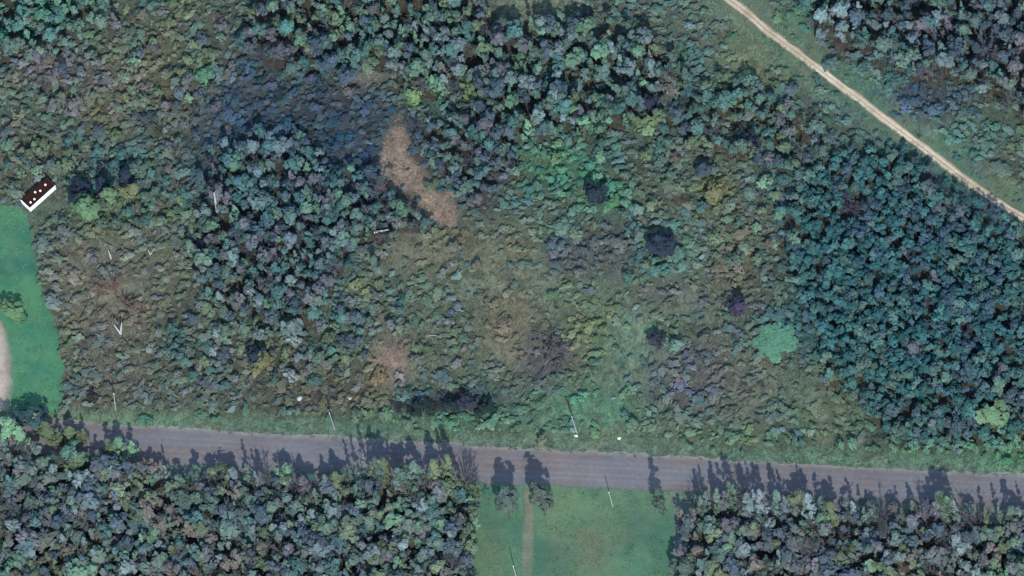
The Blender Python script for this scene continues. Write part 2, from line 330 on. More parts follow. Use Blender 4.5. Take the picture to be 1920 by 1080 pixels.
def path_col(t, x, y):
    c = mixc(alb((80, 104, 86)), alb((112, 110, 92)), np.clip(fbm(x, y, 2)*1.5-.1, 0, 1))
    return mixc(c, alb((70, 104, 86)), np.clip((np.abs(t-.5)-.25)/.25, 0, 1))
strip('path', shift(PATH, 12), shift(PATH, -12), 9, path_col, M_track, .035, .25, 100)
def yard_col(t, x, y): return mixc(mixc(alb((182, 164, 150)), alb((152, 138, 124)), fbm(x, y, 4)), alb((90, 108, 88)), np.clip((t-.94)/.06, 0, 1))
strip('bare_yard', [(-300, y) for y in (590, 620, 690, 770)], [(-4, 590), (14, 620), (25, 690), (21, 770)], 41, yard_col, M_track, .035, .5, 60)

# ------------------------------------------------------------------ plant templates: leaf clumps spread through the crown
def unit(n): v = rng.normal(size=(n, 3)); return v/np.linalg.norm(v, axis=1)[:, None]
def leaves(cen, nor, size):
    """irregular kite leaves at cen, facing nor"""
    n = len(cen); a = np.cross(nor, unit(n)); a /= np.linalg.norm(a, axis=1)[:, None]+1e-9; b = np.cross(nor, a)
    s = size*rng.uniform(.7, 1.35, n); q = []
    for ca, cb in ((1.15, 0), (.1, .75), (-.95, .1), (0, -.7)):
        ja, jb = rng.uniform(-.25, .25, (2, n)); q.append(cen+a*(s*(ca+ja))[:, None]+b*(s*(cb+jb))[:, None]+nor*(s*rng.uniform(-.2, .2, n))[:, None])
    return np.stack(q, 1)
def crown_tpl(shape, ncl, nlf, lsz, crad=.36):
    """crown of radius 1 about (0,0,0): ncl clumps of nlf leaves; returns quads, colour factors"""
    Q, T = [], []
    an = np.array((rng.uniform(.75, 1.25), rng.uniform(.7, 1.1), .95)); off = unit(1)[0]*.45
    for _ in range(ncl):
        d = unit(1)[0]; r = rng.uniform(.25, .8)
        if shape == 'round': c = d*rng.uniform(.25, 1.0)*an*rng.uniform(.8, 1.12)+off*d.dot(off); rc = crad*rng.uniform(.7, 1.2)
        elif shape == 'column':
            z = rng.uniform(-1.5, 1.7); w = np.sqrt(max(0, 1-((z+.2)/2.0)**2))*.72; a = rng.uniform(0, 6.28); c = np.array((math.cos(a)*w*rng.uniform(.2, 1), math.sin(a)*w*rng.uniform(.2, 1), z)); rc = crad*.85
        elif shape == 'spire':
            z = rng.uniform(0, 1)**.9; w = (1-z)*.9+.02; a = rng.uniform(0, 6.28); q = rng.uniform(.2, 1); c = np.array((math.cos(a)*w*q, math.sin(a)*w*q, -2.0+4.0*z)); rc = crad*(1.0-.82*z)
        elif shape == 'cone':
            z = rng.uniform(0, 1)**1.3; w = (1-z)*.95; a = rng.uniform(0, 6.28); c = np.array((math.cos(a)*w*rng.uniform(.3, 1), math.sin(a)*w*rng.uniform(.3, 1), -1.4+3.4*z)); rc = crad*(1.0-.6*z)
        else:  # dome
            d[2] = abs(d[2]); c = d*r*np.array((1.05, 1.05, .75)); rc = crad
        dl = unit(nlf)+np.array((0, 0, .35)); dl /= np.linalg.norm(dl, axis=1)[:, None]
        cen = c+dl*rc*rng.uniform(.55, 1.1, nlf)[:, None]*np.array((1, 1, .85))
        cd = cen/np.linalg.norm(cen, axis=1)[:, None]
        nn = .4*dl+.45*cd+np.array((0, 0, .5))+.32*unit(nlf); nn /= np.linalg.norm(nn, axis=1)[:, None]
        Q.append(leaves(cen, nn, lsz*(.5+.5*rc/crad)))
        k = rng.uniform(.86, 1.14)*rng.uniform(.88, 1.12, nlf); T.append(np.repeat((k[:, None]*np.array((1, 1, 1))*(1+rng.uniform(-.02, .02, 3)))[:, None], 4, 1))
    return np.concatenate(Q), np.concatenate(T)
def bare_tpl(n1=9, n2=13):
    """leafless crown: thin twigs fanning from limbs; radius 1"""
    Q = []
    def tw(p, q, w):
        d = q-p; s = np.cross(d, unit(1)[0]); s /= np.linalg.norm(s)+1e-9
        Q.append(np.stack([p-s*w, p+s*w, q+s*w*.3, q-s*w*.3]))
    for _ in range(n1):
        a = rng.uniform(0, 6.28); e = rng.uniform(.3, 1.3); d = np.array((math.cos(a)*math.cos(e), math.sin(a)*math.cos(e), math.sin(e)))
        p0 = np.array((0, 0, rng.uniform(-1.3, -.5))); p1 = p0+d*rng.uniform(1.1, 1.9); tw(p0, p1, .045)
        for _ in range(n2):
            t = rng.uniform(.25, 1); b = p0+(p1-p0)*t; dd = d+.9*unit(1)[0]+np.array((0, 0, .35)); dd /= np.linalg.norm(dd)
            e1 = b+dd*rng.uniform(.25, .65); tw(b, e1, .03)
            for _ in range(2): tw(b+(e1-b)*rng.uniform(.3, .9), e1+.3*unit(1)[0], .024)
    Q = np.stack(Q); return Q, np.ones((len(Q), 4, 3))*rng.uniform(.85, 1.15, (len(Q), 1, 1))
def stem_quads(r0, r1, z0, z1, lean=0, k=5):
    a = np.arange(k)*2*math.pi/k; b = a+2*math.pi/k; f = lambda t, r, z, o: np.stack([np.cos(t)*r+o, np.sin(t)*r, np.full(k, z)], -1)
    return np.stack([f(a, r0, z0, 0), f(b, r0, z0, 0), f(b, r1, z1, lean), f(a, r1, z1, lean)], 1)
T_ROUND = [crown_tpl('round', 17, 22, .19) for _ in range(7)]
T_COL = [crown_tpl('column', 18, 20, .18) for _ in range(6)]
T_CONE = [crown_tpl('cone', 26, 18, .17) for _ in range(4)]
T_SPIRE = [crown_tpl('spire', 26, 13, .15) for _ in range(5)]
T_DOME = [crown_tpl('dome', 9, 11, .25, .4) for _ in range(8)]
T_SMALL = [crown_tpl('round', 11, 13, .23, .42) for _ in range(7)]
T_BIG = [crown_tpl('dome', 60, 26, .085, .17)]
T_BARE = [bare_tpl() for _ in range(5)]

def limbed_trunk(seed):
    """tapered trunk with limbs: 1 unit tall, reaching into the crown"""
    r = np.random.default_rng(seed); V, Fc = [], []
    def tube(P, R, k=6):
        base = len(V)
        for (p, rad) in zip(P, R):
            for j in range(k): V.append((p[0]+math.cos(j*2*math.pi/k)*rad, p[1]+math.sin(j*2*math.pi/k)*rad, p[2]))
        for i in range(len(P)-1):
            for j in range(k): Fc.append((base+i*k+j, base+i*k+(j+1) % k, base+(i+1)*k+(j+1) % k, base+(i+1)*k+j))
    bend = r.uniform(-.03, .03, 2)
    pts = [np.array((bend[0]*math.sin(z*3), bend[1]*math.sin(z*2.3), z)) for z in (0, .03, .25, .5, .72, .9)]
    tube(pts, (.022, .016, .014, .011, .008, .003))
    for i in range(6):
        z = r.uniform(.42, .78); a = r.uniform(0, 6.28); p = np.array((bend[0]*math.sin(z*3), bend[1]*math.sin(z*2.3), z)); L = r.uniform(.08, .16)
        q = p+np.array((math.cos(a)*L, math.sin(a)*L, L*.9)); tube([p, (p+q)/2+np.array((0, 0, -.01)), q], (.007, .005, .002), 5)
    me = bpy.data.meshes.new('trunk'); me.from_pydata(V, [], Fc); me.update(); set_tint(me, np.ones((len(V), 3))); me.materials.append(M_bark); return me
TRUNKS = [limbed_trunk(i) for i in range(5)]
def tpl_mesh(name, tp):
    Q, T = tp; me = mesh_faces(name, Q.reshape(-1, 3), 4, T.reshape(-1, 3)); me.materials.append(M_leaf); return me
ME = {k: [tpl_mesh('crown', t) for t in L] for k, L in dict(round=T_ROUND, column=T_COL, cone=T_CONE, spire=T_SPIRE, dome=T_DOME, big=T_BIG, small=T_SMALL, bare=T_BARE).items()}
TP = dict(round=T_ROUND, column=T_COL, cone=T_CONE, spire=T_SPIRE, dome=T_DOME, big=T_BIG, small=T_SMALL, bare=T_BARE)
VEXT = dict(round=1.0, column=2.0, cone=2.0, spire=2.1, dome=.85, big=.85, small=1.0, bare=1.3)     # half height of a crown of radius 1

KIND = {'broadleaf_tree': 'broad-crowned tree', 'slender_tree': 'slender pointed tree', 'small_tree': 'small bushy tree', 'shrub': 'low shrub', 'bare_tree': 'leafless tree'}
protos = {}
def plant(name, shape, foot, r, h, colr, label, cat, group=None, var=None, squash=1.0):
    """one plant: Empty at its foot > trunk, crown.  r crown radius, h full height"""
    vi = random.randrange(len(ME[shape])) if var is None else var
    root = empty(name, foot); root.rotation_euler.z = random.uniform(0, 6.28) if shape != 'flat' else 0
    tag(root, label, cat, group)
    key = (shape, vi)
    if key not in protos:
        c = bpy.data.objects.new('crown', ME[shape][vi]); t = bpy.data.objects.new('trunk', TRUNKS[vi % len(TRUNKS)]); protos[key] = (t, c); new = (t, c)
    else: new = tuple(o.copy() for o in protos[key])
    t, c = new; ax = random.uniform(.85, 1.25); ay = random.uniform(.8, 1.1)
    for o in new: COL.objects.link(o); o.parent = root
    ve = VEXT[shape]; hz = min(h*.46, r*ve*squash)         # half height of the crown
    if shape in ('dome', 'big'): c.location = (0, 0, h-hz if h-hz > .2 else .2); c.scale = (r*ax, r*ay, hz/ve)
    else: c.location = (0, 0, h-hz); c.scale = (r*ax, r*ay, hz/ve)
    t.location = (0, 0, -.1); wd = max(1, min(h, 16))*.9; t.scale = (wd, wd, h*.95)
    c.color = (*colr, 1); bk = alb((96, 84, 78)) if shape != 'bare' else np.array(colr); t.color = (*bk, 1)
    return root
stuff = {}
def stuff_plant(bucket, shape, foot, r, h, colr, squash=1.0):
    stuff.setdefault((bucket, shape), []).append((foot, r, h, colr, squash))
def flush_stuff(bucket, name, label, cat):
    VV, TT = [], []
    for (b, shape), L in stuff.items():
        if b != bucket: continue
        L2 = {}
        for it in L: L2.setdefault(random.randrange(len(TP[shape])), []).append(it)
        for vi, its in L2.items():
            Q, T = TP[shape][vi]; q = Q.reshape(-1, 3); t = T.reshape(-1, 3); ve = VEXT[shape]
            N = len(its); ft = np.array([i[0] for i in its]); r = np.array([i[1] for i in its]); h = np.array([i[2] for i in its]); co = np.array([i[3] for i in its]); sq = np.array([i[4] for i in its])
            hz = np.minimum(h*.46, r*ve*sq); a = rng.uniform(0, 6.28, N)
            q = np.broadcast_to(q, (N,)+q.shape).copy()
            if bucket == 'scrub':
                up = px(ft)[:, 0]; a = np.radians(np.where(up < 700, 28, np.where(up > 1450, -35, 10)))+rng.normal(0, .6, N)+math.pi*rng.integers(0, 2, N); q[..., 0] *= 1.25; q[..., 1] *= .85
            else: q[..., 0] *= rng.uniform(.85, 1.3, N)[:, None]; q[..., 1] *= rng.uniform(.8, 1.1, N)[:, None]
            ca, sa = np.cos(a)[:, None], np.sin(a)[:, None]
            zc_ = (h-hz) if shape != 'dome' else np.maximum(h-hz, .2)
            P = np.stack([(q[:, :, 0]*ca-q[:, :, 1]*sa)*r[:, None], (q[:, :, 0]*sa+q[:, :, 1]*ca)*r[:, None], q[:, :, 2]*(hz/ve)[:, None]+zc_[:, None]], -1)+ft[:, None]
            VV.append(P.reshape(-1, 3)); TT.append((t[None]*co[:, None]).reshape(-1, 3))
            sm = []
            for i in range(N):
                s = stem_quads(.012*h[i]+.02, .004*h[i]+.01, 0, max(zc_[i], .15))+ft[i]; sm.append(s.reshape(-1, 3))
            sm = np.concatenate(sm); VV.append(sm); TT.append(np.tile(alb((92, 80, 74)), (len(sm), 1)))
    if VV:
        o = link(name, mesh_faces(name, np.concatenate(VV), 4, np.concatenate(TT)), M_leaf); tag(o, label, cat, kind='stuff')

def poisson(P, s, taken=None, jit=1.0, tries=14):
    us = [p[0] for p in P]; vs = [p[1] for p in P]; A = (max(us)-min(us))*(max(vs)-min(vs))
    n = int(A/(s*s)*tries); cu = rng.uniform(min(us), max(us), n); cv = rng.uniform(min(vs), max(vs), n); ok = inpoly(cu, cv, P)
    grid = {} if taken is None else taken; out = []
    for u, v in zip(cu[ok], cv[ok]):
        i, j = int(u//s), int(v//s); good = True
        ss = s*random.uniform(.72, 1.3)
        for a in (-2, -1, 0, 1, 2):
            for b in (-2, -1, 0, 1, 2):
                for (x, y) in grid.get((i+a, j+b), ()):
                    if (x-u)**2+((y-v)*1.05)**2 < ss*ss: good = False; break
                if not good: break
            if not good: break
        if good: grid.setdefault((i, j), []).append((u, v)); out.append((u, v))
    return out
def jitter_col(c, amt=.16):
    k = 1+random.uniform(-amt, amt); h = np.array([1+random.uniform(-.03, .03) for _ in range(3)]); return np.asarray(c)*k*h
def plant_col(name, u, v, mixw=.4):
    base = np.array(PAL[name], float)*(1-mixw)+cover(np.array(u, float), np.array(v, float))*mixw
    return jitter_col(alb(base), .26)
def foot_z(x, y): return float(gh(np.array([x]), np.array([y]))[0])
def ground_pt(u, v):
    p = gp(u, v); return (float(p[0]), float(p[1]), foot_z(float(p[0]), float(p[1])))
def inframe(u, v): return 4 < u < 1916 and 4 < v < 1076
hand = [(403, 392, 2.2), (404, 410, 1.5), (226, 622, 1.8), (208, 482, 1.5), (282, 478, 1.0), (716, 438, .7), (75, 378, 5), (66, 408, 3.2), (90, 396, 3.2), (108, 378, 3.2)]       # px feet of plants set by hand, kept clear by the scattered ones

# ------------------------------------------------------------------ plants set one by one
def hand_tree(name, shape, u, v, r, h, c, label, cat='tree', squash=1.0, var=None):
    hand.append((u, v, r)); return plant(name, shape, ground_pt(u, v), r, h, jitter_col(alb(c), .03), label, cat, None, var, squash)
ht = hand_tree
ht('broadleaf_tree', 'round', 955, 968, 2.7, 14, (82, 94, 92), 'lone round tree left of the path mouth, on the south verge of the road', squash=1.7)
ht('broadleaf_tree', 'round', 1022, 966, 2.8, 14.5, (84, 94, 88), 'lone round tree right of the path mouth, on the south verge of the road', squash=1.7)
ht('slender_tree', 'cone', 1242, 965, 2.5, 14, (78, 96, 86), 'pointed tree at the top right corner of the south lawn')
ht('round_bush', 'big', 1452, 648, 5.7, 1.9, (92, 134, 108), 'large pale green round bush alone in the brown scrub at the right', 'bush')
ht('small_tree', 'round', 1384, 588, 2.5, 6.5, (66, 62, 78), 'purple shadow-coloured tree above left of the pale green round bush')  # crown painted in the tone of a small tree's shadow
ht('broadleaf_tree', 'round', 1116, 376, 3.0, 7.5, (46, 60, 66), 'shadow-coloured tree behind the low green bush in the upper middle of the scrub')  # added dark crown paints the green bush's cast shadow
ht('small_tree', 'small', 1146, 384, 2.3, 2.6, (84, 126, 92), 'low green bush in front of the shadow-coloured tree in the upper middle')
ht('broadleaf_tree', 'round', 1240, 474, 3.0, 7, (50, 62, 72), 'shadow-coloured tree left of the pale teal tree in the scrub')  # dark crown painted for the pale teal tree's cast shadow
ht('small_tree', 'round', 1232, 648, 1.9, 4.5, (66, 70, 78), 'shadow-coloured small tree left of the pale teal small tree by the round bush')  # added crown, its dark colour stands in for the small teal tree's shadow
ht('small_tree', 'round', 480, 680, 2.4, 6.5, (50, 62, 70), 'shadow-coloured tree above the yellow-olive tree in the scrub')  # dark crown added as the yellow-olive tree's shadow
ht('broadleaf_tree', 'round', 152, 374, 3.2, 7, (44, 54, 68), 'slate shadow-coloured tree nearest the white trailer')  # dark crown added in place of the olive-green tree's shadow
ht('slender_tree', 'spire', 198, 372, 2.6, 11, (44, 54, 70), 'tall shadow-coloured pointed tree right of the white trailer')  # the tall olive tree's shadow, put in as a dark crown
ht('slender_tree', 'column', 240, 346, 2.2, 7.5, (48, 60, 72), 'shadow-coloured narrow tree above the yellowish pointed tree')  # dark colour imitates the yellowish tree's shadow
ht('broadleaf_tree', 'round', 404, 366, 2.2, 7.5, (52, 56, 66), 'shadow-coloured tree behind the thick white birch trunk')  # crown coloured as the shadow behind the birch
ht('broadleaf_tree', 'round', 372, 472, 2.2, 5, (50, 56, 66), 'shadow-coloured tree at the left edge of the left wood')  # crown colour imitates a taller tree's cast shadow
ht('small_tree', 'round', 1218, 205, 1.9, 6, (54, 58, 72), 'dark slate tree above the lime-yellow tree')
ht('small_tree', 'round', 1402, 275, 2.5, 6, (54, 60, 74), 'shadow-coloured slate tree in the scrub wood left of the sandy track')  # shade of the taller trees painted as a dark crown
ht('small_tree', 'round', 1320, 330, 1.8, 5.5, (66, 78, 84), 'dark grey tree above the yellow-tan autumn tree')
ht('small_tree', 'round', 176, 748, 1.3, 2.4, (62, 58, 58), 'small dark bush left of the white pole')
ht('broadleaf_tree', 'round', 1276, 492, 2.7, 4.0, (92, 122, 106), 'pale teal tree with a dark shadow right of the middle of the scrub')
ht('small_tree', 'small', 1262, 655, 2.2, 5, (98, 128, 112), 'pale teal small tree left of the pale green round bush')
ht('bare_tree', 'bare', 1023, 690, 4.0, 6, (104, 96, 98), 'broad mauve-grey leafless tree standing above the roadside grass')
ht('broadleaf_tree', 'round', 168, 410, 3.2, 9, (96, 122, 92), 'olive-green tree nearest the white trailer, with a long dark shadow', squash=1.2)
ht('slender_tree', 'column', 212, 396, 2.2, 11, (100, 122, 94), 'tall olive tree with a long dark shadow, middle of the trio right of the trailer')
ht('slender_tree', 'column', 249, 378, 2.0, 8.5, (112, 120, 86), 'yellowish pointed tree with a dark shadow, the rightmost of the trio by the trailer')
ht('broadleaf_tree', 'small', 270, 425, 2.0, 5, (70, 92, 86), 'dark small tree below the yellowish pointed tree', )
ht('small_tree', 'small', 22, 585, 3.1, 5.5, (92, 118, 86), 'green tree at the left edge above the pale bare yard')
ht('broadleaf_tree', 'small', 62, 792, 3.0, 7.5, (60, 80, 84), 'dark tree at the bottom end of the bright green left lawn')
ht('small_tree', 'small', 490, 695, 2.4, 6.5, (110, 112, 80), 'yellow-olive tree with a dark shadow in the scrub below the left wood')
ht('small_tree', 'small', 1345, 368, 2.5, 4.5, (110, 112, 84), 'yellow-tan autumn tree right of the dark shadowed green tree')
ht('small_tree', 'round', 1860, 790, 3.4, 6, (104, 134, 100), 'pale green tree at the lower right of the blue-green thicket')
ht('small_tree', 'bare', 1596, 392, 3.2, 6.5, (84, 78, 92), 'purple leafless tree at the top of the blue-green thicket')
ht('small_tree', 'small', 1214, 238, 2.5, 5, (106, 124, 92), 'lime-yellow tree in the wood at the upper middle')
ht('small_tree', 'small', 386, 146, 1.9, 3.0, (92, 134, 104), 'green small tree in the olive scrub at the upper left')
ht('small_tree', 'small', 880, 178, 2.4, 5, (98, 118, 86), 'yellow-green round tree in the wood above the clearing')
ht('small_tree', 'small', 783, 190, 2.2, 5, (112, 136, 96), 'pale olive-green tree just above the tip of the brown clearing')
ht('small_tree', 'small', 808, 350, 2.0, 2.6, (88, 106, 84), 'low green bush reaching into the brown clearing from the right')
ht('small_tree', 'bare', 218, 560, 4.0, 7, (118, 100, 92), 'brown leafless tree behind the forked white birch')
for k, (u, v, r, h) in enumerate([(752, 764, 1.6, 2.6), (782, 770, 1.8, 3.4), (815, 768, 2.1, 4.2), (846, 768, 2.3, 5.0), (876, 766, 2.4, 5.4), (908, 772, 2.4, 4.6)]):
    ht('dark_shrub', 'small' if k % 2 or k == 4 else 'bare', u, v, r, h, (44, 58, 58) if k % 2 else (62, 66, 76), ['leftmost grey twiggy shrub of the dark row along the road verge', 'second shrub from the left in the dark row along the road verge, dark and leafy', 'third shrub from the left in the dark row, grey and twiggy', 'fourth shrub from the left in the dark row, dark and leafy', 'fifth and tallest shrub from the left in the dark row along the road verge', 'rightmost dark leafy shrub of the row along the road verge'][k], 'shrub')
# tall trees along the south edge of the road: (tip of its shadow in px, height)
EDGE = [(10, 752, 10, 0), (60, 738, 9, 1), (102, 766, 9, 0), (150, 772, 8, 1), (196, 786, 9, 0), (240, 790, 9, 1), (302, 832, 10, 1), (345, 856, 8, 0), (396, 856, 8, 2), (452, 820, 12, 1), (492, 846, 10, 2),
 (545, 838, 11, 2), (600, 848, 10, 1), (668, 788, 15, 1), (698, 802, 14, 1), (742, 822, 13, 0), (776, 842, 11, 2), (816, 798, 15, 1), (858, 830, 12, 2), (884, 858, 10, 0),
 (655, 806, 14, 0), (690, 792, 15, 4), (708, 808, 14, 4), (735, 815, 14, 4), (765, 822, 13, 4), (800, 806, 14, 4), (826, 800, 15, 4), (480, 835, 11, 4), (560, 842, 11, 4), (620, 832, 12, 4),
 (1300, 872, 12, 4), (1330, 862, 13, 4), (1352, 852, 14, 4), (1385, 856, 14, 4), (1410, 864, 14, 4), (1440, 868, 13, 4), (1500, 874, 12, 4), (1745, 878, 14, 4), (1760, 874, 14, 4), (1545, 884, 12, 4), (1880, 902, 12, 4), (30, 756, 9, 4), (80, 752, 9, 4), (125, 770, 9, 4), (215, 786, 9, 4),
 (642, 815, 13, 1), (685, 812, 13, 0), (722, 818, 14, 1), (795, 822, 13, 1), (838, 816, 14, 1), (470, 838, 11, 1), (520, 842, 11, 1), (1308, 868, 13, 1), (1342, 862, 14, 1), (1378, 858, 14, 2), (1416, 862, 14, 1), (1455, 876, 13, 0), (1606, 905, 11, 1), (1735, 885, 13, 1), (1772, 884, 13, 1), (1832, 905, 12, 1),
 (1290, 876, 11, 0), (1326, 874, 12, 0), (1358, 845, 15, 1), (1396, 860, 14, 0), (1438, 872, 13, 0), (1492, 868, 13, 1), (1524, 880, 12, 1), (1552, 884, 12, 1), (1584, 888, 12, 1),
 (1642, 918, 9, 2), (1676, 906, 11, 1), (1716, 896, 12, 2), (1752, 866, 15, 0), (1808, 902, 12, 2), (1856, 898, 12, 1), (1904, 900, 13, 1)]
cot = 1/math.tan(ELEV)
for k, (u, v, h, kd) in enumerate(EDGE):
    if kd == 4: v += random.uniform(-10, 14); h += random.uniform(-1.5, .5)
    p = gp(u, v); f = np.array((p[0]-SHX*h*cot, p[1]-SHY*h*cot, 0)); q = px(f); fu, fv = float(q[0]), float(q[1])
    pal = random.choice(['grey-green', 'pale blue-grey', 'olive', 'grey-green', 'mauve-grey']) if kd != 2 else 'mauve-grey'
    if u < 260: pal = random.choice(['olive', 'pale green'])
    if kd == 0 and k % 3: kd = 1 + k % 2
    wide = kd == 4; kd = 0 if wide else kd
    hand.append((fu, fv, 1.6)); sh = ('cone' if wide else 'round', 'spire', 'bare')[kd]; side = 'left' if u < 1000 else 'right'
    plant(('broadleaf_tree', 'slender_tree', 'bare_tree')[kd], sh, ground_pt(fu, fv), random.uniform(2.1, 2.9) if wide else random.uniform(1.7, 2.5) if kd != 1 else random.uniform(1.5, 2.2), h, plant_col(pal, fu, fv, .2),
          f'{pal} {KIND[("broadleaf_tree", "slender_tree", "bare_tree")[kd]]} shading the road {side} of the south lawn', 'tree', f'trees shading the road {side} of the lawn', None, 1.7 if wide else 1.4 if kd == 0 else 2.0)
TALL = [(745,18,9),(868,15,9),(925,32,10),(985,42,11),(1012,50,9),(890,120,8),(1192,150,9),(1160,140,8),(1385,240,8),(1412,250,9),(1530,252,7),(398,325,8),(420,335,8),(352,432,7),(374,452,7),(540,302,6),(62,78,6),(182,6,8),(208,0,8),(112,104,6),(1722,5,9),(1764,0,9),(1900,36,9),(1890,82,9),(1612,25,8),(504,30,8),(530,14,9),(1560,330,6),(1860,690,7),(1700,620,6),(1905,590,7),(700,470,6),(1040,130,8),(880,210,8),(905,205,7)]
for k, (u, v, h) in enumerate(TALL):
    p = gp(u, v); f = np.array((p[0]-SHX*h*cot, p[1]-SHY*h*cot, 0)); q = px(f); fu, fv = float(q[0]), float(q[1])
    hand.append((fu, fv, 1.2)); pal = random.choice(['slate', 'mauve-grey', 'blue-green', 'grey-green']); sh = ('spire', 'column', 'round')[k % 3]
    plant('tall_tree', sh, ground_pt(fu, fv), random.uniform(1.5, 2.2), h+1.5, plant_col(pal, fu, fv, .2), f'{pal} {("pointed", "narrow", "rounded")[k % 3]} tree standing taller than its neighbours in the {"left" if fu < 960 else "right"} half', 'tree', 'tall trees rising above the woods', None, 1.6)
hand_a = np.array(hand)
def near_hand(u, v, pad=6): return bool((np.hypot(hand_a[:, 0]-u, hand_a[:, 1]-v) < hand_a[:, 2]*PXM*.75+pad).any())

# ------------------------------------------------------------------ woods
cand = []
for key, Fo in FORESTS.items():
    names = [p[0] for p in Fo['pal']]; wts = [p[1] for p in Fo['pal']]
    for (u, v) in poisson(Fo['P'], Fo['s']):
        if near_hand(u, v) or bool(openness(np.array(u), np.array(v))): continue
        gap = fbm(np.array(u), np.array(v), 90)
        if Fo.get('keep', 1) < 1 and random.random() > Fo['keep']*(.3+1.4*gap): continue
        if key in ('n', 'w', 'ne', 'ce') and gap < .2: continue
        u += 26*(fbm(np.array(u), np.array(v)+900., 40)-.5)+random.gauss(0, 7)*(random.random() < .3); v += 26*(fbm(np.array(u)+700., np.array(v), 40)-.5)+random.gauss(0, 7)*(random.random() < .3)
        if bool(openness(np.array(u), np.array(v))): continue
        r = Fo['r'][0]+(Fo['r'][1]-Fo['r'][0])*random.random()**1.3; h = random.uniform(*Fo['h'])*(.8+.2*r/Fo['r'][1]); nm = random.choices(names, wts)[0]
        # patches of one tint, as neighbouring trees share their season
        idxn = int(fbm(np.array(u+500.), np.array(v), 120)*1.0*len(names)*1.3) % len(names)
        if random.random() < .35: nm = names[idxn]
        bare = nm in ('mauve-grey', 'brown') and random.random() < .45
        big = h > 6.5 or r > 1.6
        if bare: kind, sh = 'bare_tree', 'bare'
        elif big and random.random() < .42: kind, sh = 'slender_tree', random.choice(['column', 'column', 'cone', 'spire'])
        elif big: kind, sh = 'broadleaf_tree', 'round'
        else: kind, sh = 'small_tree', 'small'
        cand.append((kind, sh, u, v, r*(.85 if sh in ('column', 'cone') else 1.05), h, nm, key))
for kind in ('broadleaf_tree', 'slender_tree', 'small_tree', 'bare_tree'):
    L = [c for c in cand if c[0] == kind]; L.sort(key=lambda c: -(c[4]**2 if inframe(c[2], c[3]) else -1))
    for i, (kd, sh, u, v, r, h, nm, key) in enumerate(L):
        col = plant_col(nm, u, v); foot = ground_pt(u, v)
        sq = {'round': 1.25, 'small': 1.15, 'column': 1.15, 'cone': 1.5, 'spire': 1.5, 'bare': 1.1}[sh]
        if i < 235 and inframe(u, v):
            lab = f"{nm} {KIND[kd]} {FORESTS[key]['where']}"
            plant(kd, sh, foot, r, h, col, lab, 'tree', lab, None, sq)
        else: stuff_plant('woods', sh, foot, r, h, col, sq)
flush_stuff('woods', 'woodland', 'mixed grey-green, teal and mauve trees filling the woods between the larger ones', 'woodland')

# ------------------------------------------------------------------ scrub: low bushes between the woods, individuals first
WHERE = [((-20, 130, 390, 330), 'in the olive scrub at the upper left'), ((100, 330, 400, 800), 'in the brown scrub right of the left lawn'), ((400, 560, 900, 830), 'in the roadside scrub left of the dark shrub row'),
         ((640, 380, 1160, 720), 'in the brown scrub in the middle'), ((1160, 300, 1560, 860), 'in the scrub around the pale round bush'), ((900, 680, 1300, 850), 'in the grassy scrub above the road'), ((-20, -20, 1940, 1100), 'in the mixed scrub at the top')]
def where(u, v):
    for (a, b, c, d), t in WHERE:
        if a <= u < c and b <= v < d: return t
    return WHERE[-1][1]
ALLP = [(-110, -100), (2030, -100), (2030, 1150), (-110, 1150)]
sc_c = []
for (u, v) in poisson(ALLP, 12.5, tries=9):
    U1, V1 = np.array(u), np.array(v)
    if (bool(openness(U1, V1)) and not (bool(inpoly(U1, V1, CLEARING)) and random.random() < .16)) or near_hand(u, v, 0): continue
    infor = bool(in_forest(U1, V1)); dens = float(fbm(U1, V1, 70)); 
    roadd = float(lerpx(ROAD_TOP, U1)-V1)
    low = V1 > lerpx(ROAD_BOT, U1)+8
    if low and not infor: continue
    if not low and V1 > lerpx(ROAD_TOP, U1): continue
    keep = .8+.7*(dens-.4)
    for (cu, cv, ru, rv, k) in SPARSE: keep *= 1-k*math.exp(-((u-cu)**2/ru**2+(v-cv)**2/rv**2))
    if infor: keep *= .6
    if low: keep = .55
    if not low and roadd < 30: keep *= .12
    if polyline_dist(U1, V1, TRACK) < 45: keep *= .3
    if random.random() > keep: continue
    r = .5+.9*random.random()**1.5
    if random.random() < .1: r *= 1.5
    if polyline_dist(U1, V1, CLEARING+CLEARING[:1]) < r*5: continue
    if low: r *= 1.5
    sc_c.append((u, v, r))
sc_c.sort(key=lambda c: -(c[2] if inframe(c[0], c[1]) else -1))
n_shrub = 0
nm_of = lambda c: min(PAL, key=lambda n: float(((np.array(PAL[n])-c)**2).sum()))
for i, (u, v, r) in enumerate(sc_c):
    cv = cover(np.array(u), np.array(v))+np.array(random.gauss(0, 6)+np.array([random.gauss(0, 2.5), random.gauss(0, 2.5), random.gauss(0, 3)])+np.array([16, 6, -6])*(float(vnoise(np.array(u), np.array(v)+400., 30))-.5)+np.array([-10, 4, 12])*(float(vnoise(np.array(u)+900., np.array(v), 55))-.35))
    if random.random() < .05: cv = .5*cv+.5*np.array(PAL[random.choice(['pale blue-grey', 'brown', 'slate', 'mauve-grey'])], float)
    col = jitter_col(alb(cv*1.06), .13); h = .35+r*random.uniform(.55, 1.45); sh = 'bare' if random.random() < .06 else ('dome' if random.random() < .7 else 'small')
    foot = ground_pt(u, v)
    if v > 830: h = r*random.uniform(1.8, 3.2)
    if v < 830 and i < 1200 and n_shrub < 285 and inframe(u, v):
        n_shrub += 1; nm = nm_of(cv); lab = f"{nm} {'leafless shrub' if sh == 'bare' else 'low leafy shrub'} {where(u, v)}"
        plant('shrub', sh, foot, r, h, col, lab, 'shrub', lab)
    else: stuff_plant('scrub', sh, foot, r, h, col)
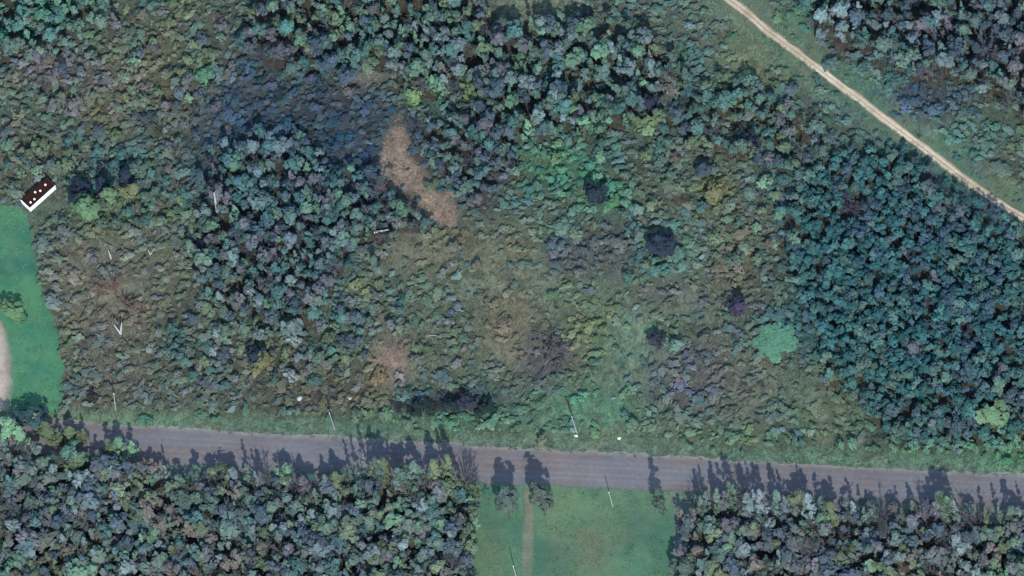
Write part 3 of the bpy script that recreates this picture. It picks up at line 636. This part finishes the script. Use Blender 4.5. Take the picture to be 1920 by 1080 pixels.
flush_stuff('scrub', 'scrub', 'low brown, olive and grey-green scrub covering the rough ground', 'scrub')

# ------------------------------------------------------------------ grass: leaning tufts, laid over in drifts
def grass(n, name, label, lawns=False):
    u = rng.uniform(-100, 2020, n); v = rng.uniform(-100, 900, n)
    if lawns: v = rng.uniform(300, 1180, n); u = rng.uniform(-60, 1290, n)
    op = (v > lerpx(ROAD_TOP, u)+6*rng.random(n)**2) | (polyline_dist(u, v, TRACK) < 7+7*rng.random(n)) | inpoly(u, v, LAWN_W) | inpoly(u, v, YARD)
    if lawns:
        cl = fbm(u, v, 30)+.5*(vnoise(u, v, 9)-.5); op = ~((inpoly(u, v, LAWN_W) | inpoly(u, v, LAWN_S)) & ~inpoly(u, v, YARD) & (polyline_dist(u, v, PATH) > 11) & (cl > .42+.2*rng.random(n)))
    keep = ~op & ~(in_forest(u, v) & (rng.random(n) < .7)); u, v = u[keep], v[keep]; n = len(u)
    p = gp(u, v); p[:, 2] = gh(p[:, 0], p[:, 1])
    c = cover(u, v)*rng.uniform(.85, 1.15, (n, 1)); c[inpoly(u, v, CLEARING)] = (140, 119, 102)
    w = np.clip(fbm(p[:, 0], p[:, 1], 5)*2-.6, 0, 1)[:, None]*rng.uniform(.0, .7, (n, 1)); c = c*(1-w)+np.array((126, 124, 98))*w
    if lawns: c = np.where(rng.random((n, 1)) < .3, np.array((104, 124, 92.)), np.array((74, 116, 90.)))*rng.uniform(.85, 1.1, (n, 1))
    c = alb(c)*1.02
    ang = math.radians(20)+2.2*(fbm(p[:, 0], p[:, 1], 22)-.5)*2+rng.normal(0, .5, n)
    q, t = [], []
    for k in range(5):
        a = ang+rng.normal(0, .5, n); L = rng.uniform(.35, 1.0, n)*(.35 if lawns else 1); e = rng.uniform(.25, 1.0, n); wd = rng.uniform(.05, .11, n)
        d = np.stack([np.cos(a)*np.cos(e), np.sin(a)*np.cos(e), np.sin(e)], -1); s = np.stack([-np.sin(a), np.cos(a), 0*a], -1)*wd[:, None]
        b = p+np.stack([rng.normal(0, .25, n), rng.normal(0, .25, n), 0*a], -1)
        m = b+d*(L*.6)[:, None]; tip = b+d*L[:, None]; tip[:, 2] -= .12*L
        q.append(np.stack([b-s, b+s, tip+s*.2, tip-s*.2], 1)); t.append(np.repeat((c*rng.uniform(.8, 1.2, (n, 1)))[:, None], 4, 1))
    o = link(name, mesh_faces(name, np.concatenate(q).reshape(-1, 3), 4, np.concatenate(t).reshape(-1, 3)), M_leaf); tag(o, label, 'grass', kind='stuff')
grass(52000, 'grass', 'long straw-coloured and green grass lying between the bushes')
grass(70000, 'lawn_grass', 'short mottled grass on the two lawns', True)

# ------------------------------------------------------------------ trailer
def box(me_v, me_f, x0, x1, y0, y1, z0, z1):
    b = len(me_v); me_v += [(x0,y0,z0),(x1,y0,z0),(x1,y1,z0),(x0,y1,z0),(x0,y0,z1),(x1,y0,z1),(x1,y1,z1),(x0,y1,z1)]
    me_f += [(b,b+3,b+2,b+1),(b+4,b+5,b+6,b+7),(b,b+1,b+5,b+4),(b+1,b+2,b+6,b+5),(b+2,b+3,b+7,b+6),(b+3,b,b+4,b+7)]
def part(name, boxes, mat, col, parent, bevel=.03):
    V, Fc = [], []
    for b in boxes: box(V, Fc, *b)
    me = bpy.data.meshes.new(name); me.from_pydata(V, [], Fc); me.update(); set_tint(me, np.tile(alb(col), (len(V), 1)))
    o = link(name, me, mat, parent)
    if bevel:
        m = o.modifiers.new('bevel', 'BEVEL'); m.width = bevel; m.segments = 2
    return o
A, B = gp(58, 399), gp(106, 356)
tr = empty('trailer', (0, 0, 0)); dv = B-A; Lt = float(np.hypot(dv[0], dv[1])); an = math.atan2(dv[1], dv[0]); Wd = 2.9
nr = np.array((-math.sin(an), math.cos(an), 0)); cen = (A+B)/2+nr*Wd/2
tr.location = (float(cen[0]), float(cen[1]), .05); tr.rotation_euler.z = an
tag(tr, 'small white trailer cabin with dark brown roof at the left, above the bright green lawn', 'trailer')
hl, hw = Lt/2, Wd/2
part('wall', [(-hl, hl, -hw, hw, .35, 2.0)], M_paint, (250, 250, 248), tr, .05)
part('chassis', [(-hl+.4, hl-.4, -hw+.3, hw-.3, .15, .347)], M_bark, (50, 48, 48), tr, 0)
rf = part('roof', [(-hl+.12, hl-.05, -hw+.1, hw-.02, 2.003, 2.12)], M_roof, (46, 25, 19), tr)
part('roof_rim', [(-hl-.03, hl+.03, -hw-.06, -hw+.097, 1.94, 2.15), (-hl-.06, -hl+.117, -hw+.1, hw+.0, 1.94, 2.15)], M_paint, (250, 250, 248), tr)
for (x, y) in ((-hl+1.1, -.55), (-hl+2.2, -.6), (-.35, .5), (.65, -.05), (hl-1.4, .2)):
    part('roof_vent', [(x-.2, x+.2, y-.2, y+.2, 2.122, 2.36)], M_paint, (245, 245, 240), tr, .04)
for sx in (-1, 1):
    for sy in (-1, 1):
        bmv = []; ring = 14
        for i in range(ring): bmv += [(math.cos(i*2*math.pi/ring)*.3, -.11, math.sin(i*2*math.pi/ring)*.3), (math.cos(i*2*math.pi/ring)*.3, .11, math.sin(i*2*math.pi/ring)*.3)]
        fc = [(2*i, 2*((i+1) % ring), 2*((i+1) % ring)+1, 2*i+1) for i in range(ring)]+[tuple(range(0, 2*ring, 2)), tuple(range(2*ring-1, 0, -2))]
        me = bpy.data.meshes.new('wheel'); me.from_pydata(bmv, [], fc); me.update(); set_tint(me, np.tile(alb((45, 45, 45)), (len(bmv), 1)))
        w = link('wheel', me, M_bark, tr); w.location = (sx*(hl-1.7), sy*(hw-.16), .27)

# ------------------------------------------------------------------ poles, birches, logs, stones
def tube_mesh(name, P, Rr, k=9):
    V, Fc = [], []
    for p, r in zip(P, Rr):
        for j in range(k): V.append((p[0]+math.cos(j*2*math.pi/k)*r, p[1]+math.sin(j*2*math.pi/k)*r, p[2]))
    for i in range(len(P)-1):
        for j in range(k): Fc.append((i*k+j, i*k+(j+1) % k, (i+1)*k+(j+1) % k, (i+1)*k+j))
    Fc.append(tuple((len(P)-1)*k+j for j in range(k))); Fc.append(tuple(k-1-j for j in range(k)))
    me = bpy.data.meshes.new(name); me.from_pydata(V, [], Fc); me.update(); return me
def pole(u, v, h, lean, label, w=.12):
    g = ground_pt(u, v); root = empty('utility_pole', g); tag(root, label, 'pole', 'utility poles by the road')
    me = tube_mesh('post', [(0, 0, -.2), (lean*.5, 0, h*.5), (lean, 0, h)], (w, w*.85, w*.7)); set_tint(me, np.tile(alb((168, 172, 168)), (len(me.vertices), 1))); link('post', me, M_paint, root)
    me = tube_mesh('cap', [(lean, 0, h+.003), (lean, 0, h+.16), (lean, 0, h+.2)], (w*.95, w*.95, w*.5)); set_tint(me, np.tile(alb((215, 220, 218)), (len(me.vertices), 1))); link('cap', me, M_paint, root)
pole(217, 770, 8.8, .6, 'white pole on the road verge below the brown scrub at the left')
pole(628, 806, 8.8, -.3, 'thin pale pole on the road verge, between the two other verge poles')
pole(1082, 812, 8.4, -.4, 'white pole on the road verge above the south lawn')
pole(1149, 950, 7.5, -.2, 'pale pole standing on the south lawn below the road')
pole(971, 1092, 8.6, -.2, 'pale pole beside the grass path at the bottom edge')
def birch(u, v, stems, label, cat='tree', name='birch_tree'):
    g = ground_pt(u, v); root = empty(name, g); tag(root, label, cat)
    for (dx, dy, h, w) in stems:
        me = tube_mesh('trunk', [(0, 0, -.15), (dx*.45, dy*.5, h*.5), (dx, dy, h)], (w, w*.75, w*.35)); set_tint(me, np.tile(alb((190, 190, 184)), (len(me.vertices), 1))); link('trunk', me, M_paint, root)
birch(226, 626, [(-.9, .3, 4.0, .22), (.8, .3, 5.0, .24)], 'forked white dead birch in the brown scrub', 'dead tree')
birch(208, 485, [(-.1, .2, 4.0, .17), (.1, 0, 2.2, .2)], 'thin white birch stem above the forked white birch', 'dead tree')
birch(407, 396, [(.3, .3, 8.8, .36)], 'thick white birch trunk at the left edge of the left wood', 'dead tree')
birch(282, 478, [(-.3, .4, 1.6, .13), (.8, .5, 1.4, .1)], 'small white forked stem right of the thin white birch stem', 'dead tree')
def log(u0, v0, u1, v1, r, c, label):
    a, b = ground_pt(u0, v0), ground_pt(u1, v1); a = np.array(a)+(0, 0, .25+r); b = np.array(b)+(0, 0, .25+r); d = b-a; L = float(np.linalg.norm(d))
    me = tube_mesh('log_or_shadow_strip', [(0, 0, 0), (.1, 0, L*.3), (-.05, .05, L*.7), (0, 0, L)], (r, r*.9, r*.75, r*.5)); set_tint(me, np.tile(alb(c), (len(me.vertices), 1)))
    o = link('log_or_shadow_strip', me, M_wood); o.location = a; o.rotation_euler = Vector(d).to_track_quat('Z', 'Y').to_euler(); tag(o, label, 'log')
log(702, 438, 730, 432, .22, (205, 205, 200), 'pale fallen log below the left wood, left of the end of the brown clearing')
log(800, 630, 850, 633, .12, (150, 145, 125), 'thin grey fallen trunk in the middle of the scrub')
log(1060, 745, 1071, 776, .12, (60, 52, 46), 'dark strip laid as the cast shadow of the white roadside pole')  # added dark tube imitates the shadow that the pole casts
def stone(u, v, s, c, label):
    import bmesh
    bm = bmesh.new(); bmesh.ops.create_icosphere(bm, subdivisions=2, radius=1)
    for q in bm.verts:
        n = .75+.5*random.random(); q.co = Vector((q.co.x*s*n, q.co.y*s*n*.85, q.co.z*s*.6*n))
    me = bpy.data.meshes.new('boulder'); bm.to_mesh(me); bm.free(); set_tint(me, np.tile(alb(c), (len(me.vertices), 1)))
    g = ground_pt(u, v); o = link('boulder', me, M_stone); o.location = (g[0], g[1], g[2]+s*.3); tag(o, label, 'boulder')
stone(1080, 818, .42, (215, 220, 218), 'white boulder at the foot of the white pole above the lawn')
stone(1161, 822, .4, (215, 220, 216), 'white boulder on the road verge right of the white pole')
stone(562, 748, .6, (170, 178, 178), 'pale grey boulder in the scrub left of the thin pale pole')
stone(655, 746, .55, (178, 190, 185), 'pale boulder in the scrub right of the thin pale pole')
